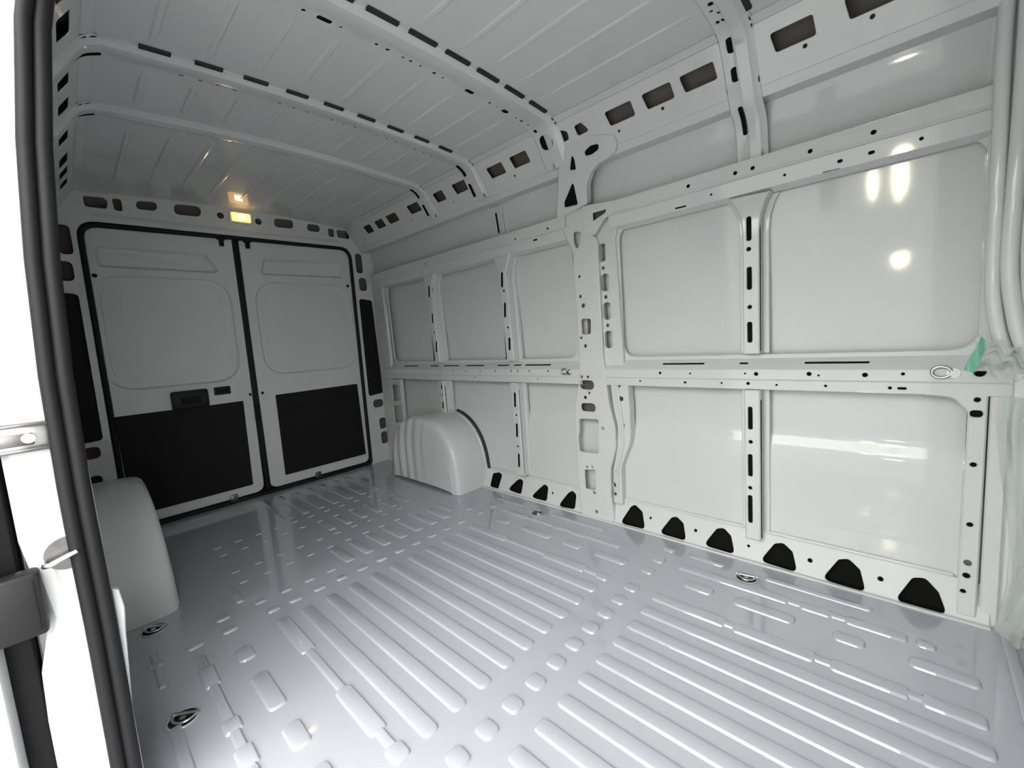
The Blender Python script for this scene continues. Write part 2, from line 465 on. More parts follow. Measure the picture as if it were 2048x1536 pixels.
H2 = [(-0.30, .10, .012, .012), (-0.24, .10, .045, .020), (-0.19, .10, .009, .009), (-0.07, .10, .012, .012), (-0.03, .10, .014, .012), (0.03, .10, .012, .008), (0.06, .10, .013, .011), (0.10, .10, .010, .010), (0.16, .10, .014, .013), (0.20, .10, .010, .010), (0.33, .10, .042, .020), (0.44, .10, .012, .012), (0.48, .10, .008, .008), (0.53, .10, .036, .022), (0.60, .10, .012, .010), (0.635, .10, .016, .012), (0.68, .10, .012, .010)]
H1 = [(0.40, .09, .014, .012), (0.50, .09, .016, .014), (0.58, .09, .018, .016), (0.61, .10, .010, .010), (0.63, .08, .012, .010), (0.67, .10, .016, .010), (0.67, .08, .016, .010)]
bow(2.872, 0.105, H1 + [(0.775, .085, .05, .026), (0.865, .085, .045, .026), (1.02, .085, .11, .018)], label='roof bow nearest the bulkhead, running down to the upper wall rail', corner=False, dashes=[(0.60, 0.09), (-0.6, 0.3), (-0.1, .3)])
bow(2.088, 0.145, H2 + [(0.802, .074, .066, .072), (0.735, .100, .020, .016)], rd=False, label='widest roof bow, meeting the main pillar', dashes=[(-0.60 + 0.145 * i, 0.105) for i in range(9)], corner=False)
bow(1.530, 0.120, H3, label='second roof bow ahead of the rear doors', rd=False, dashes=[(-0.62 + 0.142 * i, 0.078) for i in range(9)])
bow(1.080, 0.115, [(-0.5 + 0.085 * i, .10, .010, .009) for i in range(12)], label='rearmost roof bow', rd=False, ld=False)

# ================================================================== SIDE WALLS
def skin_y(z):
    pts = [(-0.03, 1.905), (0.44, 1.908), (0.475, 1.912), (0.53, 1.930), (0.56, 1.933), (1.0, 1.928), (1.45, 1.912), (1.55, 1.904), (1.66, 1.892), (1.73, 1.878), (1.76, 1.868), (1.80, 1.86), (1.96, 1.85)]
    for (a, ya), (b, yb) in zip(pts, pts[1:]):
        if z <= b: return ya + (yb - ya) * (z - a) / (b - a)
    return pts[-1][1]
SKZ = [-0.03, 0.1, 0.2, 0.3, 0.40, 0.44, 0.455, 0.475, 0.50, 0.53, 0.545, 0.56, 0.65, 0.8, 1.0, 1.15, 1.3, 1.45, 1.50, 1.55, 1.60, 1.66, 1.70, 1.73, 1.76, 1.80, 1.96]
def skin(x0, x1, mirror, z0=-1, z1=9):
    bm = bmesh.new(); n = 14; rows = []
    zs = [z for z in SKZ if z0 <= z <= z1]
    for z in zs:
        y = skin_y(z); y = 1.87 - y if mirror else y
        rows.append([bm.verts.new((x0 + (x1 - x0) * k / n, y, z)) for k in range(n + 1)])
    for A, B in zip(rows, rows[1:]):
        for k in range(n): bm.faces.new((A[k], A[k + 1], B[k + 1], B[k]))
    return bm
wallR = struct(finish('wall_right', skin(-0.06, XF + 0.02, False), PAINT, angle=60, recalc=False))
wallL = struct(finish('wall_left', skin(-0.06, 2.03, True), PAINT, angle=60, recalc=False))
# upper part of the near wall above the sliding door opening
hd = finish('door_header', skin(2.03, XF + 0.02, True, 1.73, 9), PAINT, wallL, angle=60, recalc=False)
box('header_beam', 2.03, XF, 0.02, 0.13, 1.725, 1.80, PAINT, wallL, 0.012)
# opaque outer side behind the inner skin (daylight must not leak through cut-outs)
box('outer_skin', -0.08, XF + 0.05, 1.945, 1.955, -0.3, 2.02, PAINT, wallR)
box('outer_skin', -0.08, 2.02, -0.065, -0.055, -0.3, 2.02, PAINT, wallL)

def cant_rail(parent, mirror):
    P = Side((1.78, 1.76), (1.683, 1.911), mirror)
    L = P.len
    v0 = (Vector((1.738, 1.825)) - P.p1).dot(P.e); v1 = (Vector((1.708, 1.873)) - P.p1).dot(P.e)
    cuts = [(.24, .34), (.40, .51), (.56, .685), (.825, .95), (1.11, 1.205), (1.295, 1.41), (1.59, 1.705), (1.76, 1.872), (2.31, 2.43), (2.475, 2.59), (2.622, 2.742), (2.912, 3.027), (3.10, 3.23), (3.29, 3.42)]
    hs = []
    for i, (a, b) in enumerate(cuts):
        sk = 0.012
        hs.append(rnd([Vector((a + sk, v0)), Vector((b + 0.004, v0)), Vector((b - 0.002, v1)), Vector((a, v1))], 0.009))
    if not mirror:
        hs.append(P.poly([(1103, 282), (1106, 294), (1138, 279), (1134, 263), (1112, 260)], 0.012))
        hs.append(P.poly([(1147, 253), (1156, 272), (1179, 261), (1161, 245)], 0.01))
        hs.append(P.poly([(1078, 300), (1083, 304), (1096, 298), (1090, 293)], 0.008))
        for q in ((1325, 217), (1610, 92), (1745, 33)): hs.append(P.hole(*q, 0.012))
    for a in (0.8, 1.25, 1.75, 2.35): hs.append(circ(a, v0 - 0.03, 0.005))
    bm = bmesh.new()
    sheetbm(bm, rect(-0.01, XF, 0.0, L), hs, P, t=0.006, b=0.0015)
    # lower lip: bead that steps back to the skin
    Q = Side((1.80, 1.733), (1.78, 1.76), mirror); sheetbm(bm, rect(-0.01, XF, 0, Q.len), [], lambda u, v, d: Q(u, v, d), t=0.004, b=0.0005)
    Q2 = Side((1.884, 1.742), (1.80, 1.733), mirror); sheetbm(bm, rect(-0.01, XF, 0, Q2.len), [], lambda u, v, d: Q2(u, v, d), t=0.004, b=0.0005)
    Q3 = Side((1.683, 1.911), (1.655, 1.923), mirror); sheetbm(bm, rect(-0.01, XF, 0, Q3.len), [], lambda u, v, d: Q3(u, v, d), t=0.004, b=0.0005)
    o = finish('cant_rail', bm, PAINT, parent, recalc=False)
    # dark backing: shade of the box section painted behind the cut-outs
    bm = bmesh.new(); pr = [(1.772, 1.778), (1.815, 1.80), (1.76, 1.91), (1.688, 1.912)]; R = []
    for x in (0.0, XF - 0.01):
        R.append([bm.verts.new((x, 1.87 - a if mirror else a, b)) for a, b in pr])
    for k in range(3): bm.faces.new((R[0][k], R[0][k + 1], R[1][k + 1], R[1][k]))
    finish('rail_shade', bm, CAVITY, o)
    return o
lab(cant_rail(wallR, False), 'roof edge rail with a row of rectangular cut-outs')
lab(cant_rail(wallL, True), 'roof edge rail above the sliding door side')

# ---- upper wall rail (three folded bands)
PA = Side((1.836, 1.507), (1.836, 1.555)); PB = Side((1.858, 1.445), (1.850, 1.498)); PT = Side((1.836, 1.555), (1.900, 1.562)); PF = Side((1.850, 1.498), (1.836, 1.507)); PBOT = Side((1.895, 1.432), (1.858, 1.445))
def upper_rail(x0, x1, holesA, holesB, label):
    bm = bmesh.new()
    sheetbm(bm, rect(x0, x1, 0, PA.len), holesA, PA, t=0.006, b=0.0015)
    sheetbm(bm, rect(x0, x1, 0, PB.len), holesB, PB, t=0.006, b=0.001)
    for P in (PT, PF, PBOT): sheetbm(bm, rect(x0, x1, 0, P.len), [], P, t=0.002, b=0.0003)
    o = lab(finish('upper_rail', bm, PAINT, wallR, recalc=False), label)
    box('rail_shade', x0 + .01, x1 - .01, 1.866, 1.868, 1.452, 1.55, BLK, o)  # black plate paints the shade inside the rail holes
    return o
upper_rail(2.225, XF - 0.05, [PA.hole(*q, 0.014) for q in ((1376, 372), (1470, 346), (1505, 336), (1620, 302), (1747, 264))],
           [PB.hole(1422, 389, .008), PB.hole(1569, 350, .009), PB.hole(1680, 322, .014, .010), PB.hole(1743, 305, .016, .010), PB.hole(1843, 277, .010), slot(PB, 1645, 346, 1680, 338, .006), slot(PB, 1350, 417, 1372, 412, .006)],
           'upper wall rail along the front section')
upper_rail(0.06, 1.99, [PA.hole(*q, 0.012) for q in ((1095, 457), (850, 528), (1030, 478))], [PB.hole(905, 515, .014), PB.hole(1070, 480, .03, .008), PB.hole(840, 535, .01)], 'upper wall rail along the rear section')

# ---- surround sheet of the upper panels (rounded openings)
Q = V_(1.888)
SUR = Side((1.892, 0.835), (1.884, 1.46))
def surround(x0, x1, a0, a1, label):
    v0, v1 = 0.012, SUR.len - 0.02
    op = rnd([Vector((a0, v0)), Vector((a1, v0)), Vector((a1, v1)), Vector((a0, v1))], 0.06, 6)
    bm = bmesh.new(); sheetbm(bm, rect(x0, x1, -0.03, SUR.len + 0.03), [op], SUR, t=0.03, b=0.008)
    return lab(finish('panel_surround', bm, PAINT, wallR, recalc=False), label)
surround(2.238, 3.52, 2.262, 3.405, 'raised surround of the front upper panels')
surround(0.06, 2.06, 0.20, 1.98, 'raised surround of the rear upper panels')

# ---- mid rail
def mid_rail(x0, x1, slots, holesU, holesL, label):
    PM = Side((1.850, 0.748), (1.848, 0.785)); PL = Side((1.856, 0.708), (1.853, 0.744)); PG = Side((1.853, 0.744), (1.850, 0.748)); PLg = Side((1.848, 0.785), (1.906, 0.838)); PU = Side((1.90, 0.700), (1.856, 0.708))
    bm = bmesh.new()
    sheetbm(bm, rect(x0, x1, 0, PM.len), [PM.hole(*h) for h in holesU], PM, t=0.006, b=0.0012)
    sheetbm(bm, rect(x0, x1, 0, PL.len), [PL.hole(*h) for h in holesL], PL, t=0.006, b=0.0012)
    sheetbm(bm, rect(x0, x1, 0, PLg.len), [rrect((a + b) / 2, PLg.len * 0.45, b - a, 0.011, 0.004) for a, b in slots], PLg, t=0.005, b=0.001)
    for P in (PG, PU): sheetbm(bm, rect(x0, x1, 0, P.len), [], P, t=0.002, b=0.0002)
    o = lab(finish('mid_rail', bm, PAINT, wallR, recalc=False), label)
    box('rail_shade', x0 + 0.01, x1 - 0.01, 1.866, 1.868, 0.715, 0.79, BLK, o); sheet('rail_shade', rect(x0 + .01, x1 - .01, .018, .055), [], lambda u, v, d: PLg(u, v, d + .007), BLK, o, t=.001, b=.0002)  # black plates paint shade behind the holes and ledge slots
    return o
mid_rail(2.16, 3.50, [(2.455, 2.635), (2.985, 3.165), (2.77, 2.80)],
         [(1320, 746, .012), (1512, 748, .015), (1618, 748, .015), (1730, 750, .015), (1806, 748, .010), (1380, 747, .008), (1490, 747, .007), (1637, 751, .007), (1960, 745, .026)],
         [(1370, 765, .012, .008), (1443, 766, .008), (1496, 767, .012), (1553, 770, .008), (1651, 772, .009), (1780, 776, .010), (1804, 777, .022, .008), (1280, 762, .008)], 'mid-height wall rail along the front section')
mid_rail(0.10, 2.03, [(0.35, .55), (.70, .80), (.86, 1.03), (1.10, 1.28), (1.40, 1.50), (1.54, 1.60), (1.63, 1.82)],
         [(x, 742, .010) for x in (880, 906, 932, 960, 990, 1022, 1035, 1058, 1096)], [(850, 752, .008), (950, 754, .008), (1075, 758, .008)], 'mid-height wall rail along the rear section')

# ---- hat-section stiffeners
def stiffener(pts_l, pts_r, slots, y=1.850, label=None, back=1.914):
    """front face outline given by left edge and right edge points (x,z)"""
    P = V_(y)
    outl = [Vector(p) for p in pts_l] + [Vector(p) for p in pts_r[::-1]]
    bm = bmesh.new(); hs = []
    for s in slots:
        if len(s) == 3: hs.append(P.hole(s[0], s[1], s[2]))
        else: hs.append(slot(P, s[0], s[1], s[0] + 0.5, s[2], s[3]))
    sheetbm(bm, outl, hs, P, t=back - y, b=0.004)
    o = finish('stiffener', bm, PAINT, wallR, recalc=False)
    # mounting flanges either side against the skin
    bm = bmesh.new()
    for side, pts in ((-1, pts_l), (1, pts_r)):
        a = [Vector((x, z)) for x, z in pts]; b = [Vector((x + side * 0.022, z)) for x, z in pts]
        sheetbm(bm, a + b[::-1], [], V_(back - 0.016), t=0.02, b=0.002)
    finish('flange', bm, PAINT, o, recalc=False)
    zmin = min(p[1] for p in pts_l); zmax = max(p[1] for p in pts_l); xm = [(a[0] + b[0]) / 2 for a, b in zip(pts_l, pts_r)]
    box('stiffener_shade', xm[1] - 0.026, xm[1] + 0.030, y + 0.012, y + 0.015, zmin + 0.01, zmax - 0.04, BLK, o)  # black plate, painted shade behind the slots
    if label: lab(o, label)
    return o
stiffener([(2.790, .845), (2.790, 1.30), (2.785, 1.36), (2.765, 1.405), (2.742, 1.438)], [(2.846, .845), (2.846, 1.30), (2.851, 1.36), (2.866, 1.405), (2.882, 1.432)],
          [(1497, 434, 480, .012), (1497, 498, .011), (1498, 535, 578, .012), (1499, 614, .011), (1499, 645, 684, .012)], label='upright stiffener with slots between the two front upper panels')
stiffener([(2.791, .095), (2.791, .3), (2.791, .705)], [(2.846, .095), (2.846, .3), (2.846, .705)],
          [(1500, 815, 858, .011), (1501, 884, .010), (1500, 910, 952, .011), (1500, 976, .010), (1500, 992, 1045, .011)], label='lower upright stiffener between the front panels')
stiffener([(1.507, .835), (1.487, 1.35), (1.455, 1.445)], [(1.566, .835), (1.546, 1.35), (1.585, 1.445)],
          [(1003, 545, 574, .014), (1007, 582, .010), (1009, 606, 634, .014), (1015, 655, .010), (1018, 676, 700, .014)], label='upper upright stiffener nearest the main pillar in the rear section')
stiffener([(.795, .835), (.765, 1.35), (.735, 1.445)], [(.852, .835), (.822, 1.35), (.86, 1.445)],
          [(857, 572, 594, .016), (864, 628, 646, .014), (872, 683, 704, .016), (868, 665, .012)], label='upper upright stiffener nearest the rear doors')
stiffener([(1.519, .135), (1.519, .4), (1.519, .705)], [(1.578, .135), (1.578, .4), (1.578, .705)],
          [(1029, 786, 814, .013), (1032, 830, .010), (1033, 848, 874, .013), (1035, 893, .010), (1037, 908, 934, .013)], label='lower upright stiffener in front of the wheel arch')
stiffener([(.812, .44), (.812, .5), (.812, .705)], [(.868, .44), (.868, .5), (.868, .705)],
          [(882, 767, 778, .014), (884, 790, .011), (885, 804, 817, .014)], label='short stiffener above the wheel arch')

# ---- flat rib on the upper skin below the second roof bow
PRb = Side((1.892, 1.56), (1.868, 1.735))
bm = bmesh.new(); sheetbm(bm, rect(1.445, 1.525, 0, PRb.len), [rrect(1.478, .085, .012, .11, .005)], PRb, t=.012, b=.004); rb = finish('skin_rib', bm, PAINT, wallR, recalc=False)
sheet('rib_shade', rect(1.455, 1.50, .01, .16), [], lambda u, v, d: PRb(u, v, d + .006), BLK, rb, t=.001, b=.0002)  # black sheet makes the slot look shaded
bm = bmesh.new(); sheetbm(bm, rect(1.536, 1.552, 0, PRb.len), [], lambda u, v, d: PRb(u, v, d + .004), t=.012, b=.004); finish('skin_rib', bm, PAINT, wallR, recalc=False)

# ---- main pillar
PP = V_(1.846)
pil = []
bm = bmesh.new()
outl = [Vector(p) for p in [(1.985, 0.0), (1.975, .30), (1.985, .60), (2.02, .74), (2.027, .90), (2.02, 1.38), (1.96, 1.50), (1.925, 1.56), (2.11, 1.58), (2.135, 1.45), (2.165, 1.40), (2.166, .86), (2.175, .72), (2.19, .60), (2.215, .50), (2.215, .40), (2.18, .28), (2.175, .14), (2.19, 0.0)]]
ph = [PP.poly([(1147, 464), (1161, 466), (1160, 481), (1153, 499), (1148, 481)], 0.01),
      PP.poly([(1163, 639), (1180, 639), (1180, 667), (1164, 667)], 0.008),
      PP.hole(1160, 593, .010), PP.hole(1166, 611, .015), PP.hole(1170, 692, .011), PP.hole(1158, 553, .008), PP.hole(1162, 676, .007), PP.hole(1163, 754, .008), PP.hole(1175, 754, .008),
      PP.hole(1173, 770, .078, .040), PP.hole(1176, 815, .080, .036), PP.hole(1170, 795, .011), PP.hole(1178, 786, .007),
      PP.poly([(1159, 839), (1196, 840), (1196, 906), (1160, 902), (1157, 875), (1160, 865)], 0.012),
      PP.poly([(1170, 941), (1190, 941), (1190, 980), (1172, 976)], 0.006),
      PP.hole(1188, 986, .010), PP.hole(1193, 1024, .011), PP.hole(1205, 857, .010), PP.hole(1174, 934, .007), PP.hole(1184, 934, .007)]
sheetbm(bm, rnd(outl, 0.02, 3), ph, PP, t=0.05, b=0.005)
pillar = lab(finish('main_pillar', bm, PAINT, wallR, recalc=False), 'main wall pillar with square and oval access holes')
# flange of the pillar towards the front upper panel, with four tall slots
PF2 = V_(1.868)
sheet('pillar_flange', rnd([Vector(p) for p in [(2.14, .80), (2.262, .80), (2.262, .86), (2.245, 1.40), (2.26, 1.45), (2.30, 1.46), (2.30, 1.50), (2.14, 1.50)]], 0.01),
      [PF2.hole(x, y, .036, .078) for x, y in ((1204, 505), (1210, 565), (1214, 622), (1217, 679))] + [PF2.hole(x, y, .012) for x, y in ((1206, 536), (1211, 594), (1215, 651))],
      PF2, PAINT, pillar, t=0.02, b=0.004)
PG2 = V_(1.834)
# gusset with a wedge shaped hole above the flange
sheet('gusset', rnd([Vector(p) for p in [(2.10, 1.43), (2.16, 1.43), (2.215, 1.49), (2.26, 1.505), (2.26, 1.558), (2.10, 1.575)]], 0.008), [PG2.poly([(1185, 426), (1212, 418), (1210, 425), (1186, 442)], 0.003)], PG2, PAINT, pillar, t=0.01, b=0.002)
box('pillar_shade', 2.12, 2.26, 1.872, 1.875, 1.49, 1.56, CAVITY, pillar)  # dark plates in the pillar paint the shade behind its holes
box('pillar_shade', 1.995, 2.13, 1.885, 1.888, 1.34, 1.55, BLK, pillar)
box('pillar_shade', 1.995, 2.10, 1.895, 1.898, .56, 1.20, CAVITY, pillar)
# lower flare strip beside the front lower panel
PFl = V_(1.862)
fl_r = [(2.285, .712), (2.289, .60), (2.289, .46), (2.282, .42), (2.240, .32), (2.231, .29), (2.229, .10)]
fl_l = [(2.19, .712), (2.20, .60), (2.22, .50), (2.215, .40), (2.185, .28), (2.18, .10)]
sheet('pillar_flare', [Vector(p) for p in fl_l[::-1]] + [Vector(p) for p in fl_r], [PFl.hole(1242, 798, .016), PFl.hole(1246, 851, .010), PFl.hole(1229, 970, .015), PFl.hole(1230, 988, .011), PFl.hole(1234, 942, .007), PFl.hole(1238, 772, .007)], PFl, PAINT, pillar, t=0.05, b=0.005)
# bead pressed along the flare
tube('pillar_bead', [(2.228, 1.860, .70), (2.24, 1.860, .60), (2.252, 1.860, .50), (2.248, 1.860, .41), (2.215, 1.860, .29), (2.205, 1.860, .16)], 0.007, PAINT, pillar, 8)
# upper bracket leaning in to the cant rail
PX = Side((1.832, 1.555), (1.755, 1.775))
u = PX.uv
bo = [u(1112, 440), u(1118, 300), u(1180, 268), u(1226, 268), u(1233, 285), u(1229, 303), u(1214, 318), u(1192, 330), u(1179, 347), u(1172, 370), u(1173, 408)]
sheet('pillar_bracket', rnd(bo, [0, .01, 0, .01, .02, .02, .03, .03, .03, .03, 0], 3),
      [PX.poly([(1145, 366), (1151, 395), (1154, 408), (1129, 414), (1129, 404)], .006), PX.poly([(1143, 312), (1147, 320), (1150, 338), (1140, 339)], .004),
       PX.poly([(1169, 304), (1180, 293), (1195, 289), (1195, 298), (1183, 307), (1171, 311)], .012)], PX, PAINT, pillar, t=0.045, b=0.005)
sheet('bracket_shade', offset(rnd(bo, .02, 3), -.012), [], lambda u, v, d: PX(u, v, d + .009), BLK, pillar, t=.001, b=.0002)  # black sheet painting shade behind the bracket holes

# ---- sill strip with triangular holes
PS = Side((1.852, -0.005), (1.892, 0.118))
def sill(x0, x1, tri, dots, label):
    hs = [PS.poly(t, 0.016) for t in tri] + [PS.hole(*d) for d in dots]
    bm = bmesh.new(); sheetbm(bm, rect(x0, x1, 0, PS.len), hs, PS, t=0.005, b=0.003)
    o = lab(finish('sill_strip', bm, PAINT, wallR, recalc=False), label)
    bm = bmesh.new(); R = []
    pr = [(1.857, -0.0005), (1.888, 0.0005), (1.901, 0.085), (1.8915, 0.112)]
    for x in (x0 + 0.005, x1 - 0.005): R.append([bm.verts.new((x, a, b)) for a, b in pr])
    for k in range(3): bm.faces.new((R[0][k], R[0][k + 1], R[1][k + 1], R[1][k]))
    bm.faces.new(R[0]); bm.faces.new(R[1])
    finish('sill_shade', bm, BLK, o)  # black lining paints the shade seen through the sill holes
    # pressed bosses between the holes
    return o
sill(2.18, 3.46, [[(1241, 1046), (1289, 1058), (1284, 1024), (1270, 1010), (1262, 1014)], [(1319, 1066), (1371, 1081), (1366, 1047), (1353, 1034), (1343, 1036)], [(1408, 1090), (1468, 1108), (1461, 1072), (1447, 1057), (1434, 1058)],
                  [(1521, 1122), (1593, 1144), (1584, 1104), (1566, 1087), (1550, 1088)], [(1645, 1158), (1730, 1184), (1719, 1140), (1697, 1119), (1678, 1120)], [(1791, 1201), (1893, 1230), (1876, 1185), (1850, 1157), (1826, 1157)]],
     [(1391, 1061, .010), (1301, 1036, .008), (1620, 1121, .012), (1761, 1158, .012), (1497, 1092, .007)], 'sill strip with six triangular holes below the front panels')
sill(1.20, 2.02, [[(980, 972), (996, 977), (1004, 950), (998, 945), (986, 947)], [(1015, 979), (1042, 988), (1046, 962), (1040, 958), (1034, 961)], [(1061, 994), (1093, 1002), (1096, 975), (1090, 969), (1084, 973)], [(1116, 1012), (1149, 1018), (1152, 990), (1145, 982), (1137, 986)]],
     [(1105, 986, .009)], 'sill strip with four dark holes in front of the wheel arch')
# lower edge of the panels: narrow ledge on top of the sill
tube('sill_bead', [(2.2, 1.900, .120), (3.38, 1.900, .120)], 0.006, PAINT, wallR, 8)
tube('sill_bead', [(1.25, 1.900, .120), (1.98, 1.900, .120)], 0.006, PAINT, wallR, 8)

# ---- front pillar (beside the bulkhead)
PFp = V_(1.856)
fp_o = rnd([Vector(p) for p in [(3.388, .015), (3.430, .015), (3.432, .76), (3.30, .76), (3.30, .705), (3.36, .70), (3.392, .66)]], [.0, 0, 0, 0, 0, .03, .03], 4)
fpil = lab(sheet('front_pillar', fp_o, [PFp.hole(1953, 828, .022, .016), PFp.hole(1955, 800, .010), PFp.hole(1947, 930, .010), PFp.hole(1940, 1050, .010), PFp.hole(1933, 1152, .013), PFp.hole(1926, 1183, .009)], PFp, PAINT, wallR, t=0.05, b=0.004), 'pale post at the front end of the wall with small bolt holes')
bm = bmesh.new(); c = PFp.uv(1935, 1125); cylx(bm, (c.x, 1.857, c.y), .009, (0, -1, 0), .004); finish('grommet', bm, DARKSTEEL, fpil)
sheet('pillar_flange', rect(3.436, 3.475, .0, .78), [], V_(1.866), PAINT, fpil, t=0.04, b=0.004)
box('pillar_flange', 3.475, XF, 1.84, 1.92, .0, .78, PAINT, fpil, 0.01)
box('pillar_shade', 3.391, 3.428, 1.866, 1.868, .03, .73, BLK, fpil)  # black plate so the bolt holes carry painted shade
# upper end: post beside the front upper panel
sheet('pillar_upper', rect(3.408, 3.47, .80, 1.80), [], V_(1.872), PAINT, fpil, t=0.03, b=0.004)

# ---- floor to wall weld flange
box('floor_flange', 0.0, 3.46, 1.836, 1.852, -0.002, 0.006, PAINT, wallR, 0.002)

# ================================================================== REAR WALL AND DOORS
PR = Rear(0.0)
CY = 0.92
def mir(P): return [Vector((2 * CY - p.x, p.y)) for p in P]
opening = rnd([Vector((.165, .0)), Vector((1.705, .0)), Vector((1.715, 1.768)), Vector((.175, 1.758))], [0.03, 0.03, 0.09, 0.09], 6)
hdr = [PR.poly([(166, 392), (206, 396), (214, 402), (213, 417), (170, 412)], .012), PR.poly([(224, 397), (241, 399), (245, 422), (230, 420)], .012),
       rnd([PR.uv(*q) for q in [(273, 402), (313, 405), (313, 421), (273, 417)]], .025), rnd([PR.uv(*q) for q in [(349, 408), (401, 414), (401, 433), (349, 428)]], .03),
       PR.hole(441, 431, .036), PR.hole(517, 443, .038), rnd([PR.uv(*q) for q in [(549, 437), (586, 441), (586, 457), (549, 453)]], .028), rnd([PR.uv(*q) for q in [(615, 448), (639, 451), (639, 464), (615, 461)]], .022),
       PR.poly([(656, 457), (667, 459), (668, 474), (658, 472)], .012), PR.poly([(673, 460), (699, 463), (698, 478), (676, 474)], .014)]
side_holes = []
def rearpillar(z, w, h, yc, yl): return [rrect(yc, z, w, h, min(w, h) * .42), rrect(yl, z, w, h, min(w, h) * .42)]
side_holes += rearpillar(1.65, .052, .15, 1.772, .122) + rearpillar(1.485, .062, .10, 1.787, .104) + rearpillar(.50, .085, .062, 1.812, .072) + rearpillar(.325, .055, .09, 1.835, .076) + rearpillar(.20, .055, .10, 1.838, .076)
cover = rnd([Vector(p) for p in [(1.738, .572), (1.868, .585), (1.850, 1.355), (1.742, 1.368)]], .02)
cover2 = rnd([Vector(p) for p in [(.030, .560), (.133, .566), (.137, 1.362), (.066, 1.372)]], .02)
back_out = rect(-0.02, 1.90, -0.03, 1.955)
bm = bmesh.new(); sheetbm(bm, back_out, [opening] + hdr + side_holes + [cover, cover2], PR, t=0.012, b=0.003)
back = struct(finish('wall_back', bm, PAINT, recalc=False))
for P in (cover, cover2):
    lab(sheet('lamp_access_cover', offset(P, -0.001), [], Rear(-0.004), LINER, back, t=0.006, b=0.003), 'tall black cover behind the tail lamp')
# dark plates behind the openings, their shade put into the colour
box('header_shade', -0.062, -0.058, -0.02, 1.90, 1.775, 1.99, CAVITY, back)
box('pillar_shade', -0.062, -0.058, 1.72, 1.93, -0.05, 1.99, CAVITY, back)
box('pillar_shade', -0.062, -0.058, -0.06, .16, -0.05, 1.99, CAVITY, back)
box('rear_sill', -0.055, -0.005, .15, 1.72, -0.06, 0.004, DARKSTEEL, back)
# flange bead round the opening
tube('header_bead', [(0.004, .25, 1.795), (0.004, 1.62, 1.803)], .006, PAINT, back, 8)
# side columns in the rear corners
PCn = V_(1.862)
cc = sheet('corner_column', rect(.0, .29, .0, .70), [PCn.poly([(784, 770), (796, 770), (799, 800), (787, 801)], .006), PCn.poly([(788, 812), (800, 812), (804, 842), (791, 844)], .006)], PCn, PAINT, back, t=.03, b=.004)
sheet('corner_column', rect(.0, .17, .70, 1.56), [], PCn, PAINT, back, t=.03, b=.004)
tube('corner_bead', [(.185, 1.868, .83), (.17, 1.868, 1.3), (.15, 1.868, 1.47)], .016, PAINT, back, 8)

def rear_door(n, left, label):
    PD = Rear(-0.014)
    if left: out = rnd([Vector(p) for p in [(.190, .028), (.892, .028), (.905, 1.742), (.198, 1.732)]], [.02, .06, .01, .07], 6)
    else: out = rnd([Vector(p) for p in [(.930, .028), (1.686, .028), (1.700, 1.752), (.938, 1.742)]], [.06, .05, .08, .01], 6)
    if left:
        win = rnd([Vector(p) for p in [(.208, .845), (.826, .840), (.828, 1.452), (.208, 1.452)]], .13, 8)
        sl = rnd([Vector(p) for p in [(.238, 1.52), (.806, 1.52), (.740, 1.630), (.238, 1.630)]], .02, 4)
        lin = rnd([Vector(p) for p in [(.200, .092), (.826, .092), (.836, .674), (.646, .674), (.646, .677), (.450, .677), (.195, .680)]], .006, 2)
    else:
        win = rnd([Vector(p) for p in [(1.018, .850), (1.640, .846), (1.645, 1.452), (1.016, 1.452)]], .13, 8)
        sl = rnd([Vector(p) for p in [(1.047, 1.525), (1.624, 1.532), (1.634, 1.648), (1.080, 1.628)]], .02, 4)
        lin = rnd([Vector(p) for p in [(1.036, .098), (1.660, .098), (1.650, .686), (1.038, .684)]], .006, 2)
    bm = bmesh.new()
    dots = [circ(.215 if left else 1.665, 1.47, .009), circ(.885 if left else .960, .71, .007)]
    # frame step round the window: a second, wider and shallower recess
    big = offset(win, 0.022)
    sheetbm(bm, out, [big, sl] + dots, PD, t=0.03, b=0.004, floors={0: 0.014, 1: 0.022})
    PD2 = Rear(-0.0265)
    d = struct(finish('door_%d' % n, bm, PAINT, recalc=False, angle=12)); lab(d, label)
    bm = bmesh.new(); sheetbm(bm, offset(win, -0.012), [offset(win, -0.035)], PD2, t=0.003, b=0.002, floors={0: 0.008}); finish('window_panel', bm, PAINT, d, angle=12, recalc=False)
    lab(sheet('liner_panel', lin, [], Rear(-0.009), LINER, d, t=0.006, b=0.001), 'flat black liner panel on the lower door half')
    return d
d1 = rear_door(1, True, 'left rear door leaf with black lower liner and latch handle')
d2 = rear_door(2, False, 'right rear door leaf with black lower liner')
hb = bmesh.new(); boxbm(hb, -.014, .018, .456, .646, .675, .785, .012); hnd = finish('latch_handle', hb, PLASTIC, d1)
box('handle_grip', .016, .022, .50, .60, .70, .745, LINER, hnd, .004)
box('latch_slot', -.014, -.008, .681, .772, .733, .785, PLASTIC, d1, .006)
box('slot_rim', -.009, -.006, .694, .760, .744, .774, LINER, d1, .003)
for yy, dd in ((.835, d1), (.985, d2)):
    bm = bmesh.new(); boxbm(bm, -.012, .012, yy - .012, yy + .012, 1.69, 1.75, .003); boxbm(bm, -.012, .016, yy - .022, yy + .022, 1.728, 1.742, .003); finish('door_catch', bm, LINER, dd)
bm = bmesh.new(); boxbm(bm, -.012, .008, .896, .916, .52, .63, .004); finish('door_latch', bm, LINER, d1)
for yy, dd in ((.705, d1), (1.26, d2)):
    bm = bmesh.new(); boxbm(bm, -.012, .006, yy - .022, yy + .022, .018, .060, .006); finish('rubber_stop', bm, DARKSTEEL, dd)
